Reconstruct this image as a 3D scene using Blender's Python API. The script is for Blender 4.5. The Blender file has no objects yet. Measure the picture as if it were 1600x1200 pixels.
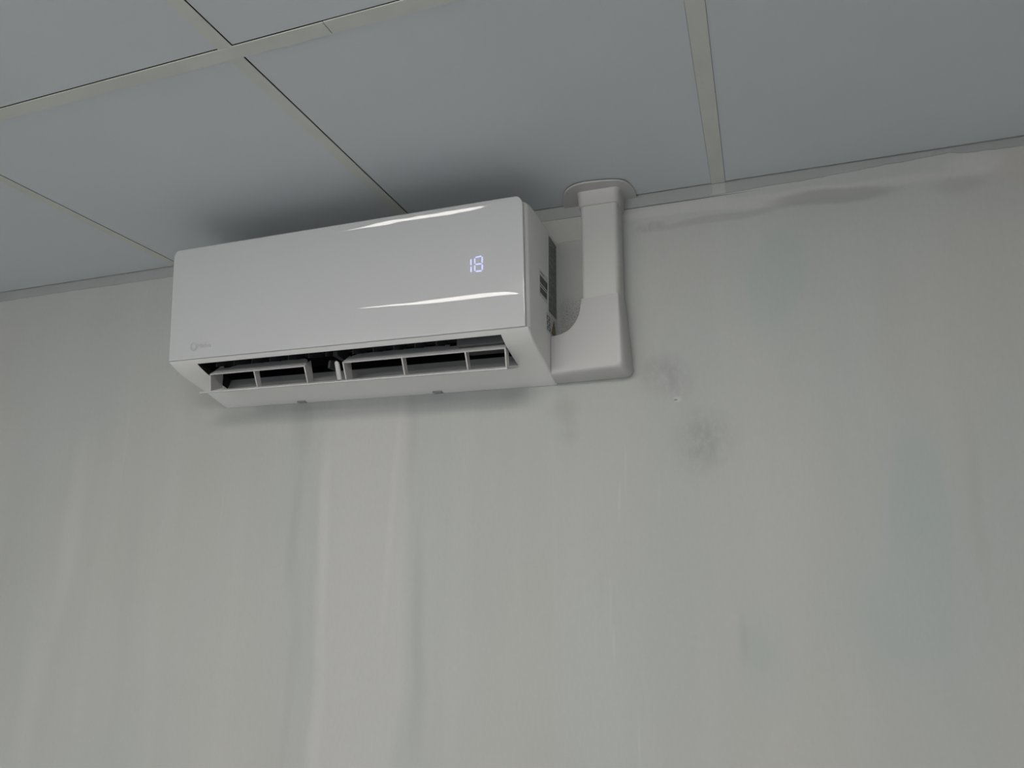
import bpy, bmesh, math, random
from mathutils import Vector, Matrix

# ---------------------------------------------------------------- camera, world, lights, exposure
H = 2.40                                    # ceiling height; all data below is relative to the ceiling plane
scene = bpy.context.scene
C = scene.collection
F, YAW, PIT, ROL = 1113.52, 0.3372, 0.2351, 0.0095
CAMP = Vector((0.5406, -1.325, H - 0.71))
fw = Vector((-math.sin(YAW) * math.cos(PIT), math.cos(YAW) * math.cos(PIT), math.sin(PIT)))
r0 = Vector((math.cos(YAW), math.sin(YAW), 0)); u0 = r0.cross(fw)
rv = r0 * math.cos(ROL) + u0 * math.sin(ROL); uv = -r0 * math.sin(ROL) + u0 * math.cos(ROL)
cd = bpy.data.cameras.new('camera'); cam = bpy.data.objects.new('camera', cd); C.objects.link(cam)
cd.sensor_fit = 'HORIZONTAL'; cd.sensor_width = 36; cd.lens = 36 * F / 1600; cd.clip_start = 0.02
M3 = Matrix((rv, uv, -fw)).transposed()
cam.matrix_world = Matrix.Translation(CAMP) @ M3.to_4x4()
scene.camera = cam
vs = scene.view_settings
vs.view_transform = 'Standard'; vs.look = 'None'; vs.gamma = 1; vs.use_curve_mapping = False
vs.exposure = 0.88
w = bpy.data.worlds.new('world'); scene.world = w; w.use_nodes = True
w.node_tree.nodes['Background'].inputs[0].default_value = (0.75, 0.85, 1, 1)
w.node_tree.nodes['Background'].inputs[1].default_value = 0.15

LAMP_L = 7.0            # radiance of the ceiling lamp diffusers
LAMP_RGB = (1.0, 0.945, 0.895)
FILL_W = 14.0         # fill light at an unseen window, added behind the camera

# room extents
X0, X1, Y0 = -3.6, 3.2, -5.4

ld = bpy.data.lights.new('added_window_fill', 'AREA'); ld.shape = 'RECTANGLE'; ld.size = 2.2; ld.size_y = 1.2
ld.energy = FILL_W; ld.color = (0.86, 0.94, 1.0)
lo = bpy.data.objects.new('added_window_fill', ld); C.objects.link(lo)
lo.location = (-0.4, Y0 - 0.06, H - 1.25); lo.rotation_euler = (math.radians(90), 0, 0)

# ---------------------------------------------------------------- helpers
def obj(name, bm, m, parent=None, smooth=None, loc=None):
    me = bpy.data.meshes.new(name); 
    bmesh.ops.recalc_face_normals(bm, faces=bm.faces[:])
    bm.to_mesh(me); bm.free()
    me.materials.append(m)
    o = bpy.data.objects.new(name, me); C.objects.link(o)
    if loc is None: loc = (0, 0, H)
    o.location = loc
    if smooth:
        me.shade_smooth()
        me.set_sharp_from_angle(angle=math.radians(smooth))
    return o
def thing(name, loc, label, cat):
    e = bpy.data.objects.new(name, None); C.objects.link(e); e.location = loc
    e.empty_display_size = .1; e['label'] = label; e['category'] = cat; return e
def child(name, bm, m, root, parent=None, smooth=None):
    """mesh coordinates are room coordinates relative to the ceiling plane"""
    o = obj(name, bm, m, None, smooth)
    p = parent or root
    o.parent = p
    if parent is None or parent is root: o.location = Vector((0, 0, H)) - root.location
    else: o.location = (0, 0, 0)
    return o
def struct(name, bm, m, smooth=None):
    o = obj(name, bm, m, None, smooth); o['kind'] = 'structure'; return o
def box(bm, a, b):
    vs_ = [bm.verts.new((x, y, z)) for x in (a[0], b[0]) for y in (a[1], b[1]) for z in (a[2], b[2])]
    for f in ((0, 1, 3, 2), (4, 6, 7, 5), (0, 4, 5, 1), (2, 3, 7, 6), (0, 2, 6, 4), (1, 5, 7, 3)):
        bm.faces.new([vs_[i] for i in f])
    return vs_
def loft(bm, rings, closed=True, caps=(True, True)):
    R = [[bm.verts.new(p) for p in r] for r in rings]
    n = len(R[0]); k = n if closed else n - 1
    for a, b in zip(R, R[1:]):
        for i in range(k):
            bm.faces.new((a[i], a[(i + 1) % n], b[(i + 1) % n], b[i]))
    if caps[0]: bm.faces.new(R[0])
    if caps[1]: bm.faces.new(R[-1][::-1])
    return R
def bevel(bm, w_, seg=2, ang=30):
    es = [e for e in bm.edges if len(e.link_faces) == 2 and e.calc_face_angle(0) > math.radians(ang)]
    bmesh.ops.bevel(bm, geom=es, offset=w_, segments=seg, affect='EDGES', profile=.5)

# ---------------------------------------------------------------- materials
class NT:
    def __init__(s, name):
        s.m = bpy.data.materials.new(name); s.m.use_nodes = True; s.t = s.m.node_tree
        s.b = s.t.nodes['Principled BSDF']
    def n(s, ty, **k):
        nd = s.t.nodes.new(ty)
        for a, v in k.items(): setattr(nd, a, v)
        return nd
    def l(s, a, b): s.t.links.new(a, b)
    def math(s, op, a, b=None, clamp=False):
        nd = s.n('ShaderNodeMath', operation=op, use_clamp=clamp)
        for i, v in enumerate((a, b)):
            if v is None: continue
            if isinstance(v, (int, float)): nd.inputs[i].default_value = v
            else: s.l(v, nd.inputs[i])
        return nd.outputs[0]
    def mrange(s, v, a, b, c, d, smooth=True):
        nd = s.n('ShaderNodeMapRange', interpolation_type='SMOOTHSTEP' if smooth else 'LINEAR')
        s.l(v, nd.inputs[0])
        for i, x in zip((1, 2, 3, 4), (a, b, c, d)): nd.inputs[i].default_value = x
        return nd.outputs[0]
    def noise(s, vec, scale, detail=3, rough=.5, sc=None):
        if sc is not None:
            mp = s.n('ShaderNodeMapping'); mp.inputs['Scale'].default_value = sc; s.l(vec, mp.inputs[0]); vec = mp.outputs[0]
        nd = s.n('ShaderNodeTexNoise'); nd.inputs['Scale'].default_value = scale
        nd.inputs['Detail'].default_value = detail; nd.inputs['Roughness'].default_value = rough
        s.l(vec, nd.inputs[0]); return nd.outputs[0]
    def mix(s, f, a, b, mode='MIX'):
        nd = s.n('ShaderNodeMix', data_type='RGBA', blend_type=mode)
        if isinstance(f, (int, float)): nd.inputs[0].default_value = f
        else: s.l(f, nd.inputs[0])
        for i, v in ((6, a), (7, b)):
            if isinstance(v, tuple): nd.inputs[i].default_value = (*v, 1)
            else: s.l(v, nd.inputs[i])
        return nd.outputs[2]
    def bump(s, h, dist, strength=1.0, prev=None):
        nd = s.n('ShaderNodeBump'); nd.inputs['Strength'].default_value = strength
        nd.inputs['Distance'].default_value = dist; s.l(h, nd.inputs['Height'])
        if prev is not None: s.l(prev, nd.inputs['Normal'])
        return nd.outputs[0]

def plain(name, rgb, rough=.5, spec=.5, mott=0.0, scale=6, coat=0):
    k = NT(name); b = k.b
    b.inputs['Roughness'].default_value = rough; b.inputs['Specular IOR Level'].default_value = spec
    b.inputs['Coat Weight'].default_value = coat
    if mott:
        tc = k.n('ShaderNodeTexCoord').outputs['Object']
        f = k.mrange(k.noise(tc, scale, 3), .3, .7, 0, 1)
        k.l(k.mix(f, tuple(c * (1 - mott) for c in rgb), tuple(min(1, c * (1 + mott)) for c in rgb)), b.inputs['Base Color'])
    else: b.inputs['Base Color'].default_value = (*rgb, 1)
    return k.m
def emit(name, rgb, st):
    k = NT(name); k.b.inputs['Base Color'].default_value = (*rgb, 1)
    k.b.inputs['Emission Color'].default_value = (*rgb, 1); k.b.inputs['Emission Strength'].default_value = st
    return k.m

def wall_material():
    k = NT('plastered_wall'); tc = k.n('ShaderNodeTexCoord').outputs['Object']
    # softly warped coordinates for hand-troweled outlines
    nz = k.n('ShaderNodeTexNoise'); nz.inputs['Scale'].default_value = 7; nz.inputs['Detail'].default_value = 4
    mp = k.n('ShaderNodeMapping'); mp.inputs['Scale'].default_value = (1, 1, .35); k.l(tc, mp.inputs[0]); k.l(mp.outputs[0], nz.inputs[0])
    def warped(amt):
        a = k.n('ShaderNodeVectorMath', operation='SUBTRACT'); k.l(nz.outputs[1], a.inputs[0]); a.inputs[1].default_value = (.5, .5, .5)
        b = k.n('ShaderNodeVectorMath', operation='SCALE'); k.l(a.outputs[0], b.inputs[0]); b.inputs['Scale'].default_value = amt
        c = k.n('ShaderNodeVectorMath', operation='ADD'); k.l(tc, c.inputs[0]); k.l(b.outputs[0], c.inputs[1]); return c.outputs[0]
    W1 = warped(.10); W2 = warped(.03)
    streak = k.noise(tc, 10, 4, .55, (1, 1, .10))
    cloud = k.noise(tc, 3.2, 3, .5, (1, 1, .5))
    fine = k.noise(tc, 160, 3, .6, (1.0, 1, .45))
    hue = k.noise(tc, 2.3, 2, .5, (1, 1, .45))
    col = k.mix(k.mrange(hue, .35, .65, 0, 1), (.55, .55, .515), (.525, .545, .52))
    col = k.mix(k.mrange(cloud, .3, .7, 0, .10), col, (.70, .70, .68))
    col = k.mix(k.mrange(streak, .45, .75, 0, .16), col, (.66, .66, .635))
    col = k.mix(k.mrange(streak, .42, .25, 0, .12), col, (.47, .485, .465))
    def spot(col, cx, cz, rx, rz, rgb, st, inner=.3, src=None, rot=0, grain=None):
        m = k.n('ShaderNodeMapping', vector_type='TEXTURE')
        m.inputs['Location'].default_value = (cx, 0, cz); m.inputs['Rotation'].default_value = (0, rot, 0)
        m.inputs['Scale'].default_value = (rx, 1e3, rz)
        k.l(src or W1, m.inputs[0])
        ln = k.n('ShaderNodeVectorMath', operation='LENGTH'); k.l(m.outputs[0], ln.inputs[0])
        f = k.mrange(ln.outputs[1], 1.0, inner, 0, st)
        if grain: f = k.math('MULTIPLY', f, k.mrange(grain, .35, .6, .25, 1))
        return k.mix(f, col, rgb)
    light = (.69, .685, .66); dark = (.40, .41, .40)
    # broad light filler band running down from the unit, with its bright ragged left edge
    col = spot(col, -.25, -.80, .125, .95, (.625, .615, .60), .6, .7, W1, .0)
    col = spot(col, -.345, -.66, .022, .36, (.68, .675, .655), .45, .1, W2, -.03)
    col = spot(col, -.335, -1.05, .022, .30, (.67, .665, .645), .28, .2, W2)
    col = spot(col, -.185, -.60, .012, .40, (.67, .66, .64), .35, .2, W2, .04)
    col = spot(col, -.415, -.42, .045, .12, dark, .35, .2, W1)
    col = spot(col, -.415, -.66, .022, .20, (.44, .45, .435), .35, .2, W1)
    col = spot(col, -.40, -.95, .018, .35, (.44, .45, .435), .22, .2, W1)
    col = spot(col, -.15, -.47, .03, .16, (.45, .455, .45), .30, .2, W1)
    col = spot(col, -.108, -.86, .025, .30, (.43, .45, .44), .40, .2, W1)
    # far left stripes
    col = spot(col, -1.06, -.66, .045, .36, (.65, .65, .625), .36, .2, W1, .06)
    col = spot(col, -1.12, -1.02, .06, .30, (.65, .65, .62), .28, .2, W1)
    col = spot(col, -.86, -.85, .03, .40, (.49, .50, .48), .25, .2, W1)
    col = spot(col, -1.25, -.72, .10, .35, (.49, .49, .45), .25, .2, W1)
    # smudges right of the elbow cover, and shade painted below it
    g = k.noise(tc, 45, 5, .7, (1, 1, .6))
    col = spot(col, .380, -.385, .075, .065, (.38, .37, .365), .60, .1, W1, 0, g)
    col = spot(col, .447, -.495, .085, .085, (.36, .38, .36), .60, .1, W1, 0, g)
    col = spot(col, .183, -.433, .045, .035, (.42, .40, .37), .45, .1, W2)  # brownish patch paints the shadow below the unit's right end
    col = spot(col, .190, -.475, .03, .04, (.40, .40, .385), .40, .1, W2, 0, g)
    # pale chip with a dark pit
    col = spot(col, .401, -.426, .012, .008, (.70, .70, .68), .55, .3, W2)
    col = spot(col, .3995, -.4265, .0045, .0025, (.25, .25, .24), .9, .3, tc)
    # filler swathe under the wall angle
    col = spot(col, .60, -.046, .42, .016, (.64, .63, .605), .6, .6, W2, 0.02)
    col = spot(col, .70, -.060, .135, .020, (.40, .40, .385), .70, .55, W2, 0.05)
    col = spot(col, .50, -.072, .17, .011, (.44, .435, .42), .6, .4, W2, -0.06)
    col = spot(col, .365, -.071, .045, .014, (.42, .40, .39), .7, .3, W2, 0, g)
    col = spot(col, .93, -.035, .06, .03, (.66, .65, .63), .6, .4, W2)
    col = spot(col, .90, -.075, .06, .02, (.46, .455, .44), .5, .3, W2)
    col = spot(col, 1.0, -.05, .05, .04, (.62, .54, .52), .5, .5, W2)
    col = spot(col, 1.0, -.05, .05, .04, (.62, .54, .52), .0, .5, W2)
    # greenish tints to the right
    gr = (.45, .53, .50)
    col = spot(col, .58, -.22, .10, .16, gr, .50, .1, W1)
    col = spot(col, .53, -.86, .05, .12, (.45, .52, .485), .45, .1, W1)
    col = spot(col, .505, -.84, .016, .06, (.38, .43, .41), .28, .1, W1)
    col = spot(col, .78, -.62, .07, .20, gr, .55, .1, W1)
    col = spot(col, .72, -.80, .18, .16, gr, .35, .1, W1)
    col = spot(col, .86, -.62, .014, .22, (.47, .48, .45), .35, .1, W1)
    col = spot(col, .24, -.95, .11, .30, (.56, .59, .575), .5, .2, W1)
    # thin pale trowel marks
    for cx, cz, rz, st in ((.289, -.608, .05, .8), (.30, -.55, .08, .4), (.274, -.86, .04, .7), (.268, -.80, .09, .4),
                           (.31, -1.02, .06, .5), (.36, -.60, .05, .4), (-.93, -.45, .15, .3), (-.62, -.62, .12, .3)):
        col = spot(col, cx, cz, .0035, rz, (.68, .68, .66), st * .45, .2, W2)
    # crack under the wall angle near the pipe cover
    cr = k.math('MULTIPLY', 1.0, 1.0)
    col = spot(col, .35, -.0262, .26, .0011, (.10, .10, .10), .9, .6, tc, .0)
    col = k.mix(k.mrange(fine, .3, .7, 0, .06), col, (.35, .35, .34))
    COLOUT = col
    k.b.inputs['Roughness'].default_value = .75; k.b.inputs['Specular IOR Level'].default_value = .25
    # relief: overall roller texture, strong stipple in the unsmoothed patch beside the unit
    sx = k.n('ShaderNodeSeparateXYZ'); k.l(tc, sx.inputs[0])
    rx = k.math('MULTIPLY', k.mrange(sx.outputs[0], .165, .185, 0, 1), k.mrange(sx.outputs[0], .262, .24, 0, 1))
    rz = k.math('MULTIPLY', k.mrange(sx.outputs[2], -.19, -.225, 0, 1), k.mrange(sx.outputs[2], -.36, -.33, 0, 1))
    rough = k.math('MULTIPLY', rx, rz)
    st = k.noise(tc, 300, 2, .5, (1, 1, 1.6))
    pit = k.math('MULTIPLY', k.mrange(st, .50, .36, 0, .7), rough)  # pits also darkened in colour, painting in shade the frontal light lacks
    k.l(k.mix(pit, COLOUT, (.27, .28, .27)), k.b.inputs['Base Color'])
    hgt = k.math('ADD', k.math('MULTIPLY', fine, .22), k.math('MULTIPLY', k.math('MULTIPLY', st, rough), 4.0))
    pz = k.math('MULTIPLY', k.mrange(sx.outputs[2], -.079, -.0805, 0, 1), rx)
    hgt2 = k.math('ADD', hgt, k.math('MULTIPLY', pz, -1.2))
    hgt3 = k.math('ADD', hgt2, k.math('MULTIPLY', streak, .8))
    k.l(k.bump(hgt3, .0012, .8), k.b.inputs['Normal'])
    return k.m

def trim_material(name, rgb):
    k = NT(name); tc = k.n('ShaderNodeTexCoord').outputs['Object']
    f = k.noise(tc, 9, 4, .55); f2 = k.noise(tc, 60, 3, .6)
    c = k.mix(k.mrange(f, .35, .65, 0, .5), rgb, tuple(x * .90 for x in rgb))
    c = k.mix(k.mrange(f2, .62, .75, 0, .35), c, tuple(x * .75 for x in rgb))
    k.l(c, k.b.inputs['Base Color']); k.b.inputs['Roughness'].default_value = .5; return k.m

WALL = wall_material()
TILE = plain('ceiling_tile_vinyl', (.63, .655, .68), .55, .4, .012, 3)
TBAR = trim_material('painted_grid_metal', (.63, .65, .60))
ANGLE = trim_material('painted_angle_metal', (.42, .435, .425))
DARK = plain('dark_void', (.02, .02, .022), .8, .2)
SHELL = plain('white_shell_plastic', (.84, .83, .81), .42, .5)
GLOSS = plain('white_gloss_plastic', (.635, .645, .645), .02, .5)
VANE = plain('vane_plastic', (.66, .66, .65), .4, .5)
GUIDE = plain('outlet_guide_plastic', (.36, .36, .355), .45, .4)
CAVE = plain('outlet_dark_plastic', (.012, .012, .015), .5, .3)
LOUV = plain('charcoal_plastic', (.06, .062, .068), .5, .4)
BLOCK = plain('slate_plastic', (.13, .13, .13), .5, .4)
PVC = plain('pipe_cover_pvc', (.57, .555, .545), .38, .5)
PVCT = plain('pipe_cover_trunk_pvc', (.62, .62, .59), .35, .5)
LOGO = plain('logo_print', (.52, .525, .52), .3, .5)
PAPER = plain('label_paper', (.66, .67, .66), .4, .5)
LBL = plain('rating_label_grey', (.11, .13, .125), .4, .5)
INKL = plain('label_pale_print', (.30, .33, .32), .5)
INK = plain('label_black_print', (.08, .08, .09), .5)
YEL = plain('label_yellow', (.50, .38, .06), .5)
DISP = emit('display_blue_white', (.50, .53, .90), .45)
LAMP = emit('lamp_diffuser', LAMP_RGB, LAMP_L)
FLOOR = plain('floor_tiles', (.70, .72, .735), .5, .4, .05)
SIDEW = plain('white_room_paint', (.50, .50, .49), .7, .3, .02)
FRAME = plain('window_frame_white', (.7, .7, .7), .4)

# ---------------------------------------------------------------- room
bm = bmesh.new(); box(bm, (X0 - .1, 0, -H), (X1 + .1, .12, .25)); struct('wall_back', bm, WALL)
bm = bmesh.new(); box(bm, (X0 - .1, Y0 - .15, -H), (X0, 0, .25)); struct('wall_left', bm, SIDEW)
bm = bmesh.new(); box(bm, (X1, Y0 - .15, -H), (X1 + .1, 0, .25)); struct('wall_right', bm, SIDEW)
bm = bmesh.new(); box(bm, (X0 - .1, Y0 - .15, -H - .1), (X1 + .1, .12, -H)); struct('floor', bm, FLOOR)
wx0, wx1, wz0, wz1 = -1.5, .7, -1.85, -.65
bm = bmesh.new()
box(bm, (X0, Y0 - .15, -H), (wx0, Y0, .25)); box(bm, (wx1, Y0 - .15, -H), (X1, Y0, .25))
box(bm, (wx0, Y0 - .15, -H), (wx1, Y0, wz0)); box(bm, (wx0, Y0 - .15, wz1), (wx1, Y0, .25)); struct('wall_front', bm, SIDEW)
bm = bmesh.new()
for a, b in (((wx0, wz0), (wx0 + .05, wz1)), ((wx1 - .05, wz0), (wx1, wz1)), ((wx0, wz0), (wx1, wz0 + .05)),
             ((wx0, wz1 - .05), (wx1, wz1)), ((-.43, wz0), (-.37, wz1))):
    box(bm, (a[0], Y0 - .05, a[1]), (b[0], Y0 - .01, b[1]))
struct('added_window_1', bm, FRAME)  # unseen window, added to hold the fill light

# ceiling: lay-in tiles between the grid bars, dark plenum above
BARX = [(-3.57, -3.546), (-2.89, -2.866), (-2.208, -2.184), (-1.526, -1.5), (-.8444, -.8204), (-.163, -.139), (.487, .513), (1.14, 1.164), (1.79, 1.814), (2.44, 2.464), (3.09, 3.114)]
BARY = [(-.6225, -.599), (-1.2345, -1.211), (-1.8465, -1.823), (-2.4585, -2.435), (-3.07, -3.047), (-3.682, -3.659), (-4.294, -4.27), (-4.906, -4.88)]
GAPX = {5: .0022, 6: .0005, 4: .0014}
bm = bmesh.new()
xs = [X0] + [v for i, b in enumerate(BARX) for v in (b[0] - .0005, b[1] + GAPX.get(i, .0015))] + [X1]
ys = [-.0044] + [v for b in BARY for v in (b[1] + .0005, b[0] - .0018)] + [Y0]
for i in range(0, len(xs) - 1, 2):
    for j in range(0, len(ys) - 1, 2):
        box(bm, (xs[i], ys[j + 1], .0008), (xs[i + 1], ys[j], .015))
struct('ceiling', bm, TILE)
bm = bmesh.new(); box(bm, (X0 - .1, Y0 - .15, .2), (X1 + .1, .12, .25)); struct('plenum_slab', bm, DARK)  # unseen black slab above the tiles, added so their gaps stay dark
n = 2
bm = bmesh.new()
for i, (a, b) in enumerate(BARX):
    yy = [-.0028] + [v for q in BARY for v in (q[1], q[0])] + [Y0]
    for j in range(0, len(yy) - 1, 2):
        box(bm, (a, yy[j + 1] + .0004, -.0006), (b, yy[j] - .0004, .0007))
bm2 = bm; struct('trim_2', bm2, TBAR)
bm = bmesh.new()
for a, b in BARY:
    box(bm, (X0, a, -.0010), (.0132, b, .0006)); box(bm, (.0142, a, -.0006), (X1, b, .0010))
struct('trim_3', bm, TBAR)
# wall angle with an uneven lower edge where filler covers it
pts = [(X0, -.0268), (-1.47, -.0268), (-1.2, -.0255), (-1.02, -.0272), (-.84, -.0268), (.165, -.0265), (.34, -.0252), (.42, -.0255), (.51, -.0242), (.56, -.0225),
       (.60, -.021), (.66, -.0208), (.70, -.0185), (.745, -.0165), (.78, -.0142), (.83, -.0125), (.885, -.0098), (.895, -.0085), (.91, -.0132), (.95, -.0150), (1.0, -.0168), (1.2, -.022), (X1, -.025)]
random.seed(4); P2 = []
for (x, z), (x2, z2) in zip(pts, pts[1:]):
    k_ = max(1, int((x2 - x) / .012)) if (.3 < x < 1.05 or -1.5 < x < -.8) else 1
    for q in range(k_):
        t = q / k_; P2.append((x + (x2 - x) * t, z + (z2 - z) * t + (random.uniform(-.0007, .0007) if k_ > 1 else 0)))
P2.append(pts[-1])
bm = bmesh.new()
loft(bm, [[(x, -.0002, -.0004), (x, -.0014, -.0004), (x, -.0014, z), (x, -.0002, z)] for x, z in P2])
struct('trim_4', bm, ANGLE)
bm = bmesh.new(); box(bm, (.488, -.0019, -.0235), (.512, -.0014, -.0002)); struct('trim_5', bm, trim_material('painted_bar_end', (.50, .515, .495)))

# ---------------------------------------------------------------- ceiling lamps (outside the frame; one mirrors in the unit's glossy front, one is added fill)
def ceiling_light(x, y, hw, hd, label):
    e = thing('ceiling_light', (x, y, H), label, 'ceiling light'); e['group'] = 'lit panels along the ceiling'
    bm = bmesh.new()
    for a, b in (((-hw, -hd), (hw, .015 - hd)), ((-hw, hd - .015), (hw, hd)), ((-hw, .015 - hd), (.015 - hw, hd - .015)), ((hw - .015, .015 - hd), (hw, hd - .015))):
        box(bm, (x + a[0], y + a[1], -.012), (x + b[0], y + b[1], -.0012))
    child('frame', bm, FRAME, e)
    bm = bmesh.new(); box(bm, (x + .015 - hw, y + .015 - hd, -.070), (x + hw - .015, y + hd - .015, -.0015)); child('diffuser', bm, LAMP, e)
for x, y, hw, hd, lb in ((-1.30, -2.76, .60, .30, 'lit opal ceiling panel behind the camera to the left, mirrored in the unit front'),
                         (.174, -1.48, .30, .25, 'unseen small lit opal panel added above and behind the camera to brighten the wall')):
    ceiling_light(x, y, hw, hd, lb)

# ---------------------------------------------------------------- air conditioner
XR, XL = .1717, -.6303
ac = thing('air_conditioner', ((XL + XR) / 2, 0, H - .3825), 'white wall-mounted split air conditioner showing 18, open flap, beside the pipe cover', 'air conditioner')
MX0, MX1 = -.5625, .1165
# side profile (y, z): top back -> top front -> down behind the panel -> seam -> curved underside -> wall
prof = [(-.0006, -.079), (-.10, -.079), (-.178, -.0785)]
for a in (20, 45, 70): prof.append((-.1868 - .018 * math.sin(math.radians(a)), -.0965 + .018 * math.cos(math.radians(a))))
prof += [(-.2045, -.104), (-.2003, -.15), (-.1957, -.20), (-.1911, -.25), (-.1866, -.30), (-.1858, -.3188)]
iA = len(prof)
prof += [(-.1880, -.3193), (-.1850, -.3222), (-.1780, -.3263)]
iM0 = len(prof) - 1
prof += [(-.165, -.3330), (-.15, -.3393), (-.128, -.3462), (-.106, -.3520), (-.0816, -.3588)]
iM1 = len(prof) - 1
prof += [(-.066, -.3632), (-.045, -.3700), (-.025, -.3768), (-.010, -.3812), (-.0006, -.3825)]
N = len(prof)
def inset(i, d):
    a = Vector(prof[max(i - 1, 0)]); b = Vector(prof[min(i + 1, N - 1)]); t = (b - a).normalized()
    nrm = Vector((-t[1], t[0]))           # candidate normal, flip to point inside
    cen = Vector((-.09, -.22))
    if nrm.dot(cen - Vector(prof[i])) < 0: nrm = -nrm
    q = Vector(prof[i]) + nrm * d
    return (min(q[0], -.0006), q[1])
def ring(side, a):
    out = []
    for i in range(N):
        r = .013 if i < iA else .0035
        if i in (0, 1): r = .004
        if i == 2: r = .008
        ins = r * (1 - math.cos(a)); x = (XR - r + r * math.sin(a)) if side > 0 else (XL + r - r * math.sin(a))
        y, z = inset(i, ins); out.append((x, y, z))
    return out
stations = [ring(-1, math.radians(a)) for a in (90, 72, 54, 36, 18, 0)]
mid = [(MX0, None)] + [(MX0 + (MX1 - MX0) * t / 12, None) for t in range(1, 12)] + [(MX1, None)]
stations += [[(x, y, z) for y, z in prof] for x, _ in mid]
stations += [ring(1, math.radians(a)) for a in (0, 18, 36, 54, 72, 90)]
bm = bmesh.new()
R = [[bm.verts.new(p) for p in r] for r in stations]
k0, k1 = 6, 6 + 12
for s in range(len(R) - 1):
    for i in range(N - 1):
        if k0 <= s < k1 and iM0 <= i < iM1: continue
        bm.faces.new((R[s][i], R[s][i + 1], R[s + 1][i + 1], R[s + 1][i]))
    bm.faces.new((R[s][N - 1], R[s][0], R[s + 1][0], R[s + 1][N - 1]))
bm.faces.new(R[0]); bm.faces.new(R[-1][::-1])
body = child('body', bm, SHELL, ac, smooth=32)

# glossy front panel, with two shallow ripples shaped to mirror the ceiling lamp as bright streaks
PX0, PX1 = XL + .0045, XR - .0045
PT, PB = -.0765, -.3190
def py(z): return -.2138 + .091 * (-.083 - z)
def sst(t): t = max(0, min(1, t)); return t * t * (3 - 2 * t)
random.seed(2)
S2 = [(-.195, .0003), (-.15, .0012), (-.1093, .0018), (-.06, .0024), (-.02, .0038), (.0224, .0040), (.085, .0042), (.128, .0038), (.150, .0026), (.1602, .0010), (.163, 0)]
S2c = [(-.195, -.2525), (-.1093, -.2540), (-.0424, -.2560), (.0224, -.2560), (.0852, -.2555), (.128, -.2563), (.163, -.2600)]
S1 = [(-.215, .0004), (-.16, .0016), (-.13, .0036), (-.10, .0042), (-.0871, .0034), (-.07, .0026), (-.04, .0036), (-.026, .0034), (0, .0036), (.0203, .0042), (.045, .0034), (.0656, .0034), (.085, .0026), (.099, .0003)]
S1c = [(-.21, -.0935), (-.1357, -.0915), (-.10, -.0905), (-.0871, -.0898), (-.0260, -.0902), (.0203, -.0906), (.0656, -.0896), (.10, -.0885)]
def interp(T, x):
    if x <= T[0][0]: return T[0][1]
    if x >= T[-1][0]: return T[-1][1]
    for (a, u), (b, v) in zip(T, T[1:]):
        if a <= x <= b: return u + (v - u) * (x - a) / (b - a)
def ripple(x, z, wt, ct, tan_, dec):
    if not (wt[0][0] <= x <= wt[-1][0]): return 0
    w_ = interp(wt, x); s = z - interp(ct, x)
    if s < -w_: return 0
    if s <= w_: return (s + w_) * tan_
    return 2 * w_ * tan_ * (1 - sst((s - w_) / dec))
T2, T1 = .0560, .157
def pdisp(x, z):
    return ripple(x, z, S2, S2c, T2, .045) + ripple(x, z, S1, S1c, T1, .007)
def halfx(z):        # rounded top corners
    r = .019
    if z > PT - r:
        q = r - (PT - z); return r - math.sqrt(max(0, r * r - q * q))
    return 0
zs = [PT - .019 * (1 - math.cos(math.radians(a))) for a in range(0, 91, 10)][0:]
zs = sorted(set([round(v, 5) for v in [PT, PT - .0006, PT - .0015, PT - .003, PT - .005] + [PT - .006 - i * .0006 for i in range(24)] +
     [-.098 - i * .006 for i in range(24)] + [-.240 - i * .0007 for i in range(36)] + [-.267 - i * .006 for i in range(9)] + [PB + .0008, PB]]), reverse=True)
zs = [z for z in zs if z >= PB]
XT = [0, .0005, .0010, .0015, .0022] + [.0045 + (.9910) * i / 318 for i in range(319)] + [.9978, .9985, .9990, .9995, 1]
NX = len(XT) - 1
fil = .0012
bm = bmesh.new(); G = []
for z in zs:
    ins = halfx(z); row = []
    for i in range(NX + 1):
        t = XT[i]; a = PX0 + ins; b = PX1 - ins; x = a + (b - a) * t
        dx = min(x - a, b - x); dt = PT - z; db = (z - PB)
        e = 0
        for d, f_ in ((dx, fil), (dt, .005)):
            if d < f_: e += f_ - math.sqrt(max(0, f_ * f_ - (f_ - d) ** 2))
        row.append(bm.verts.new((x, py(z) - pdisp(x, z) + min(e, .005), z)))
    G.append(row)
for a, b in zip(G, G[1:]):
    for i in range(NX): bm.faces.new((a[i], a[i + 1], b[i + 1], b[i]))
# rim back to the chassis
bd = [r for r in G[0]] + [r[-1] for r in G[1:]] + [v for v in reversed(G[-1][:-1])] + [r[0] for r in reversed(G[1:-1])]
bk = []
for v in bd:
    z = v.co.z; yb = py(z) + .0068
    bk.append(bm.verts.new((v.co.x, max(yb, v.co.y + .0005), z)))
nb = len(bd)
for i in range(nb): bm.faces.new((bd[i], bd[(i + 1) % nb], bk[(i + 1) % nb], bk[i]))
bm.faces.new(bk)
panel = child('front_panel', bm, GLOSS, ac, smooth=40); panel['label'] = 'glossy white front panel with two bright wavy streaks'

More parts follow.
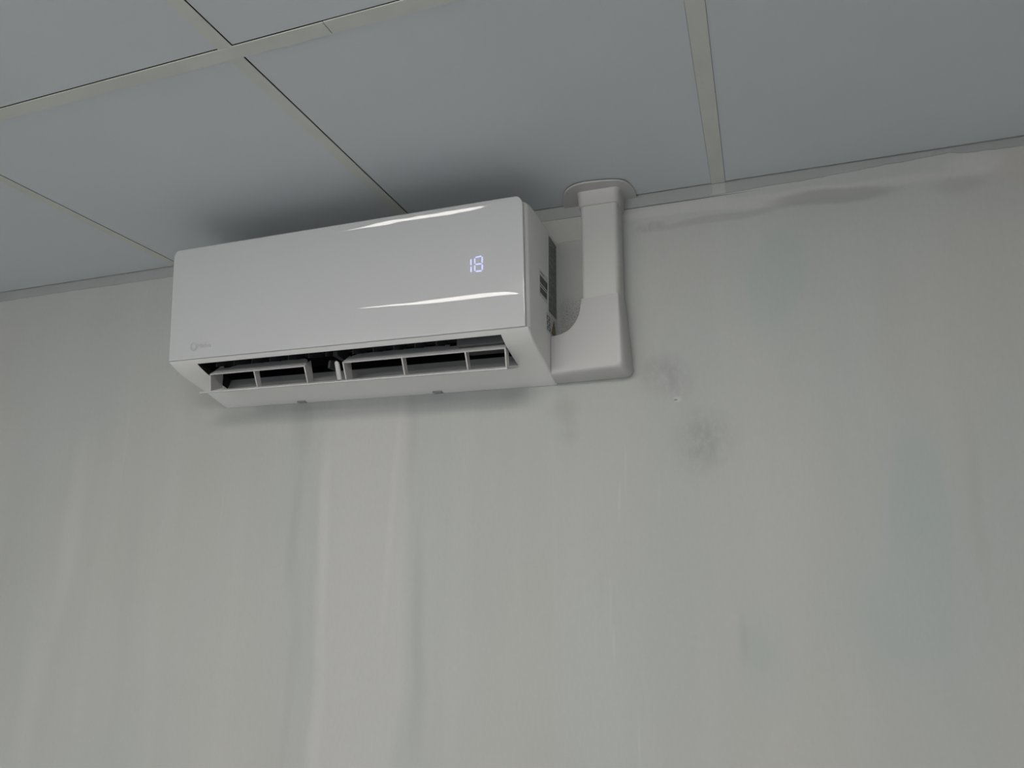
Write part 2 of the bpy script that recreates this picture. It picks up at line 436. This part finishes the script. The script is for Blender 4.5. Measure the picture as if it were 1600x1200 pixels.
# seven-segment display
def seg(bm, a, b, wd, th=.0005):
    """bar with pointed ends on the panel between (x,z) points"""
    a = Vector(a); b = Vector(b); d = (b - a).normalized(); n_ = Vector((-d[1], d[0])) * wd / 2; e = d * wd * .45
    P = [a, a + e + n_, b - e + n_, b, b - e - n_, a + e - n_]
    loft(bm, [[(q[0], py(q[1]) - .0002, q[1]) for q in P], [(q[0], py(q[1]) - .0002 - th, q[1]) for q in P]])
def digit(bm, x, z, w_, h_, segs, sl=.0):
    p_ = {'tl': (x, z), 'tr': (x + w_, z + .001), 'ml': (x, z - h_ / 2), 'mr': (x + w_, z - h_ / 2), 'bl': (x, z - h_), 'br': (x + w_, z - h_)}
    S = {'a': ('tl', 'tr'), 'b': ('tr', 'mr'), 'c': ('mr', 'br'), 'd': ('bl', 'br'), 'e': ('ml', 'bl'), 'f': ('tl', 'ml'), 'g': ('ml', 'mr')}
    for s_ in segs:
        a = Vector(p_[S[s_][0]]); b = Vector(p_[S[s_][1]]); d = (b - a).normalized() * .0012
        seg(bm, a + d, b - d, .0025)
bm = bmesh.new(); digit(bm, .0655 - .0135, -.1850, .0140, .0262, 'bc')
digit(bm, .0795 - .0075 + .0015, -.1832, .0145, .0264, 'abcdefg')
d_ = child('temperature_display', bm, DISP, ac, parent=panel); d_['label'] = 'glowing blue-white number 18'

# brand mark, faint print at the lower left of the panel
def text_mesh(txt, size, ext=.0002):
    cu = bpy.data.curves.new('t', 'FONT'); cu.body = txt; cu.size = size; cu.extrude = ext; cu.resolution_u = 3
    o = bpy.data.objects.new('t', cu); C.objects.link(o)
    dg = bpy.context.evaluated_depsgraph_get(); dg.update()
    me = bpy.data.meshes.new_from_object(o.evaluated_get(dg)); bpy.data.objects.remove(o)
    return me
bm = bmesh.new()
me = text_mesh('Midea', .0135); bm.from_mesh(me)
for v in bm.verts:
    x, y, z = v.co; zz = -.2975 + y; v.co = (-.5525 + x * 1.12, py(zz) - .0003 - z, zz)
cx, cz = -.5600, -.2935
for r0_, a0, a1 in ((.0085, 60, 330), (.0058, 200, 420)):
    ringp = []
    A = [a0 + (a1 - a0) * i / 24 for i in range(25)]
    for j, a in enumerate(A):
        th = .0013 * math.sin(math.pi * (j + .6) / 26) + .0003; c_, s_ = math.cos(math.radians(a)), math.sin(math.radians(a))
        o_ = []
        for rr, yy in ((r0_ + th, 0), (r0_ + th, -.0003), (r0_ - th, -.0003), (r0_ - th, 0)):
            zz = cz + rr * s_; o_.append((cx + rr * c_, py(zz) - .0001 + yy, zz))
        ringp.append(o_)
    loft(bm, ringp)
lg = child('logo', bm, LOGO, ac, parent=panel); lg['label'] = 'faint grey maker mark'

# outlet cavity and what shows inside it
cav = [(-.178, -.3262), (-.176, -.310), (-.165, -.285), (-.13, -.262), (-.07, -.262), (-.048, -.29), (-.050, -.315), (-.0716, -.3365)]
bm = bmesh.new(); loft(bm, [[(x, y, z) for y, z in cav] for x in (MX0, MX1)], closed=False, caps=(True, True))
outlet = child('air_outlet', bm, CAVE, ac); outlet['label'] = 'black hollow of the air outlet'
bm = bmesh.new()
g_ = [(-.0818, -.3587), (-.0775, -.3480), (-.0716, -.3365), (-.0690, -.3375), (-.0780, -.3590)]
loft(bm, [[(x, y, z) for y, z in g_] for x in (MX0 + .0003, MX1 - .0003)])
child('air_guide', bm, GUIDE, ac, parent=outlet)
bm = bmesh.new(); box(bm, (.018, -.150, -.331), (MX1 - .0006, -.080, -.285)); bevel(bm, .002, 2)
child('motor_housing', bm, BLOCK, ac, parent=outlet)
def plate(bm, x, th, quad):
    loft(bm, [[(x - th / 2, y, z) for y, z in quad], [(x + th / 2, y, z) for y, z in quad]])
vl = []
for i, x in enumerate([-.53, -.485, -.44, -.395, -.35, -.302, -.262, -.20, -.155, -.11, -.065, -.02]):
    bm = bmesh.new(); plate(bm, x, .0016, [(-.158, -.330), (-.160, -.300), (-.115, -.285), (-.108, -.315)])
    child('louver_blade', bm, LOUV, ac, parent=outlet)
bm = bmesh.new()
plate(bm, -.246, .010, [(-.150, -.3275), (-.150, -.300), (-.110, -.29), (-.110, -.330)])
plate(bm, -.2585, .0045, [(-.150, -.352), (-.148, -.336), (-.128, -.330), (-.118, -.350)])
child('pivot_bracket', bm, LOUV, ac, parent=outlet)

# flap with its two inner vanes
FX0, FX1 = -.5765, .1185
bm = bmesh.new()
fp = [(-.1475, -.3788), (-.1488, -.3800), (-.1478, -.3822), (-.1450, -.3828), (-.115, -.3740), (-.0832, -.3632), (-.0824, -.3600), (-.115, -.3700)]
loft(bm, [[(x, y, z) for y, z in fp] for x in (FX0, FX1)])
bevel(bm, .0006, 1, 50)
flap = child('flap', bm, VANE, ac, smooth=30); flap['label'] = 'open lower air flap'
def vane(x0, x1, back, ribs, cuts):
    bm = bmesh.new()
    th = .0016
    # sloped plate: front edge at (y -.145, z -.341), back edge height varies along x (back = [(x, zback)])
    rings = []
    for x, zb in back:
        t = (zb + .341) / .024; yb = -.145 + .025 * t
        rings.append([(x, -.1462, -.3405), (x, -.1470, -.3418), (x, -.1450, -.3432), (x, yb + .0012, zb - .0024), (x, yb, zb)])
    loft(bm, rings)
    bevel(bm, .0005, 1, 60)
    for x, dep, sl in ribs:
        q = [(-.1464, -.3415), (-.1440 + dep * .9, -.3415 + dep * .80), (-.1280 + dep * .8, -.3720 + dep * .30), (-.1300, -.3740)]
        loft(bm, [[(x + s_ * .0013 + (sl if j > 1 else 0), y, z) for j, (y, z) in enumerate(q)] for s_ in (-1, 1)])
    return child('inner_vane', bm, VANE, ac, parent=flap)
def edges(b):
    return b
vane(-.555, -.318, [(-.5560, -.3390), (-.5530, -.3290), (-.5450, -.3250), (-.5230, -.3245), (-.5150, -.3215), (-.5060, -.3190), (-.48, -.3188), (-.345, -.3178), (-.335, -.319), (-.3260, -.324), (-.3180, -.336)],
     [(-.5548, .038, -.010), (-.4430, .012, 0), (-.3195, .020, 0)], 0)
vane(-.2295, .1145, [(-.2305, -.339), (-.2280, -.331), (-.2200, -.324), (-.2110, -.3195), (-.20, -.3185), (-.0096, -.3170), (-.0088, -.3225), (.03, -.3222), (.1000, -.3215), (.1080, -.3240), (.1143, -.3360)],
     [(-.2292, .024, 0), (-.0988, .012, 0), (.0336, .012, 0), (.1130, .014, -.003)], 0)
bm = bmesh.new()
rg = []
for t, rr in ((0, .002), (.04, .0042), (.12, .0052), (.5, .0054), (1, .0056)):
    y = -.147 + .016 * t; z = -.3385 - .035 * t
    rg.append([(-.2430 + rr * math.cos(a), y + rr * .8 * math.sin(a), z) for a in [2 * math.pi * i / 14 for i in range(14)]])
loft(bm, rg); child('pivot_arm', bm, VANE, ac, parent=flap, smooth=40)

# retaining clips on the underside
for x in (-.418, -.085):
    bm = bmesh.new(); zc = -.3825
    box(bm, (x - .010, -.013, zc - .0014), (x + .010, -.0030, zc + .004)); bevel(bm, .001, 1)
    o = child('clip', bm, GUIDE, ac)

# stickers on the right side face
SX = XR + .0003
def sticker(name, y0, y1, z0, z1, m, th=.0003, base=SX, parent=None, slant=0):
    bm = bmesh.new(); box(bm, (base - .0003, y0, z0), (base + th, y1, z1)); return child(name, bm, m, ac, parent=parent)
rl = sticker('rating_label', -.0640, -.0070, -.2535, -.0880, PAPER); rl['label'] = 'dark grey specification label with pale border'
sticker('label_field', -.0625, -.0085, -.2490, -.0905, LBL, .0003, SX + .0003, rl)
bm = bmesh.new(); random.seed(7); z = -.0960
while z > -.245:
    y = -.060
    while y < -.012:
        l_ = random.uniform(.003, .012)
        if random.random() < .72: box(bm, (SX + .0005, y, z - .0014), (SX + .0008, min(y + l_, -.0105), z))
        y += l_ + .002
    z -= random.choice((.0028, .0032, .0036, .006))
child('label_print', bm, INKL, ac, parent=rl)
bl = sticker('barcode_label', -.1245, -.0700, -.2370, -.1840, PAPER); bl['label'] = 'white barcode sticker'
bm = bmesh.new(); y = -.1215
while y < -.074:
    wd = random.choice((.0006, .0009, .0015)); box(bm, (SX + .0003, y, -.2110), (SX + .0006, y + wd, -.1960)); y += wd + random.choice((.0007, .001, .0014))
y = -.1215
while y < -.076:
    wd = random.choice((.0012, .002, .003)); box(bm, (SX + .0003, y, -.2140 - .002), (SX + .0006, y + wd, -.2140)); y += wd + .0012
y = -.1200
while y < -.074:
    wd = random.choice((.0012, .0018)); box(bm, (SX + .0003, y, -.2310), (SX + .0006, y + wd, -.2185)); y += wd + random.choice((.0008, .0014))
y = -.1200
while y < -.095:
    wd = random.choice((.0015, .003)); box(bm, (SX + .0003, y, -.1905), (SX + .0006, y + wd, -.1885)); y += wd + .0012
child('barcode', bm, INK, ac, parent=bl)
wl = sticker('warning_label', -.0790, -.0080, -.2920, -.2560, PAPER); wl['label'] = 'pictogram sticker with a yellow triangle'
def frame_yz(bm, pts_, wd):
    n_ = len(pts_); cy = sum(p[0] for p in pts_) / n_; cz_ = sum(p[1] for p in pts_) / n_
    inner = [(cy + (p[0] - cy) * (1 - wd), cz_ + (p[1] - cz_) * (1 - wd)) for p in pts_]
    for i in range(n_):
        j = (i + 1) % n_
        q = [pts_[i], pts_[j], inner[j], inner[i]]
        loft(bm, [[(SX + .0003, a, b) for a, b in q], [(SX + .0007, a, b) for a, b in q]])
tri = [(-.0450, -.2890), (-.0110, -.2890), (-.0280, -.2590)]
bm = bmesh.new(); loft(bm, [[(SX + .0002, a, b) for a, b in tri], [(SX + .0005, a, b) for a, b in tri]]); child('triangle', bm, YEL, ac, parent=wl)
bm = bmesh.new(); frame_yz(bm, tri, .28)
box(bm, (SX + .0004, -.0295, -.2800), (SX + .0008, -.0265, -.2700)); box(bm, (SX + .0004, -.0295, -.2845), (SX + .0008, -.0265, -.2820))
for k_ in range(3):
    y0 = -.0760 + .002 * k_; z0 = -.2610 - .0100 * k_
    frame_yz(bm, [(y0, z0 - .0075), (y0 + .020, z0 - .0075), (y0 + .020, z0), (y0, z0)], .35)
child('pictograms', bm, INK, ac, parent=wl)

# ---------------------------------------------------------------- pipe cover: collar, trunk, corner elbow
pc = thing('pipe_cover', (.272, 0, H - .380), 'white plastic pipe trunking with corner elbow and ceiling collar, right of the unit', 'pipe cover')
def rrect(x0, x1, yf, r, z, nseg=6):
    """open-back rounded rectangle in plan: from back-left round the front to back-right"""
    P = [(x0, -.0016, z)]
    for i in range(nseg + 1):
        a = math.pi / 2 * i / nseg; P.append((x0 + r - r * math.cos(a), yf + r - r * math.sin(a), z))
    for i in range(nseg + 1):
        a = math.pi / 2 * i / nseg; P.append((x1 - r + r * math.sin(a), yf + r - r * math.cos(a), z))
    P.append((x1, -.0016, z)); return P
bm = bmesh.new(); loft(bm, [rrect(.2350, .3095, -.0530, .009, z) for z in (-.010, -.240)]); child('trunk', bm, PVCT, pc, smooth=35)
bm = bmesh.new()
# collar: flange against the ceiling, fillet, sleeve
def flange(z, g):
    P = [(.1885 - g * .3, -.0016, z)]
    ctr = [(.1885, -.0016), (.2010, -.0520), (.2180, -.0780), (.2480, -.0905), (.3000, -.0850), (.3230, -.0760), (.3340, -.0600), (.3400, -.0300), (.3405, -.0016)]
    # Catmull-Rom for a smooth outline
    pts_ = []
    for i in range(len(ctr) - 1):
        p0 = Vector(ctr[max(i - 1, 0)]); p1 = Vector(ctr[i]); p2 = Vector(ctr[i + 1]); p3 = Vector(ctr[min(i + 2, len(ctr) - 1)])
        for s_ in range(4):
            t = s_ / 4
            pts_.append(.5 * ((2 * p1) + (p2 - p0) * t + (2 * p0 - 5 * p1 + 4 * p2 - p3) * t * t + (3 * p1 - p0 - 3 * p2 + p3) * t ** 3))
    pts_.append(Vector(ctr[-1]))
    c_ = Vector((.266, -.035))
    return [(c_.x + (q.x - c_.x) * g, min(c_.y + (q.y - c_.y) * g, -.0016) if 0 < i < len(pts_) - 1 else -.0016, z) for i, q in enumerate(pts_)]
loft(bm, [flange(-.0012, 1.0), flange(-.0030, 1.0), flange(-.0042, .985)])
loft(bm, [rrect(.2285, .3165, -.0600, .012, -.0042), rrect(.2300, .3150, -.0585, .012, -.0080), rrect(.2312, .3134, -.0570, .011, -.0300), rrect(.2315, .3130, -.0565, .011, -.0335), rrect(.2330, .3115, -.0550, .010, -.0345)])
child('ceiling_collar', bm, PVC, pc, smooth=40)
# elbow: lofted between the outline on the wall and the smaller outline of its face
def fillet(P, rads, n_=6):
    out = []
    m_ = len(P)
    for i in range(m_):
        p0, p1, p2 = Vector(P[i - 1]), Vector(P[i]), Vector(P[(i + 1) % m_]); r = rads[i]
        if r <= 0: out += [tuple(p1)] * (n_ + 1); continue
        a = (p0 - p1); b = (p2 - p1); ra = min(r, a.length * .49); rb = min(r, b.length * .49)
        A = p1 + a.normalized() * ra; B = p1 + b.normalized() * rb
        for k_ in range(n_ + 1):
            t = k_ / n_; out.append(tuple(A * (1 - t) ** 2 + p1 * 2 * t * (1 - t) + B * t * t))
    return out
eps = 1e-5
face = [(.2345, -.2275), (.2330, -.2430), (.2295, -.2600), (.2215, -.2750), (.2080, -.2885), (.1920, -.2950), (.1722, -.2965), (.1722, -.3690), (.3080, -.3650), (.3075, -.2790), (.3070, -.2245)]
wallo = [(.2335, -.2265), (.2318, -.2428), (.2280, -.2590), (.2200, -.2735), (.2065, -.2868), (.1912, -.2935), (.1722, -.2950), (.1722, -.3800), (.3240, -.3770), (.3190, -.3150), (.3115, -.2230)]
fr = [0, .004, .004, .006, .006, .004, 0, 0, .010, .02, 0]
wr = [0, .004, .004, .006, .006, .004, 0, 0, .016, .02, 0]
fo = fillet(face, fr); wo = fillet(wallo, wr)
def dep(x):      # face is a little shallower beside the unit
    return -.0485 - .0085 * (x - .172) / .136
rings = []
for t, yk in ((0, 0), (.10, .38), (.26, .64), (.45, .82), (.66, .93), (.85, .985), (1.0, 1.0)):
    rr = []
    for (a, b), (c_, d2) in zip(wo, fo):
        x = a + (c_ - a) * t; z = b + (d2 - b) * t
        rr.append((x, -.0016 + (dep(x) + .0016) * yk, z))
    rings.append(rr)
bm = bmesh.new(); loft(bm, rings); bmesh.ops.remove_doubles(bm, verts=bm.verts[:], dist=2e-5)
cap = min(bm.faces, key=lambda f: f.calc_center_median().y if len(f.verts) > 8 else 9)
bmesh.ops.inset_individual(bm, faces=[cap], thickness=.0015, depth=0)
child('corner_elbow', bm, PVC, pc, smooth=50)
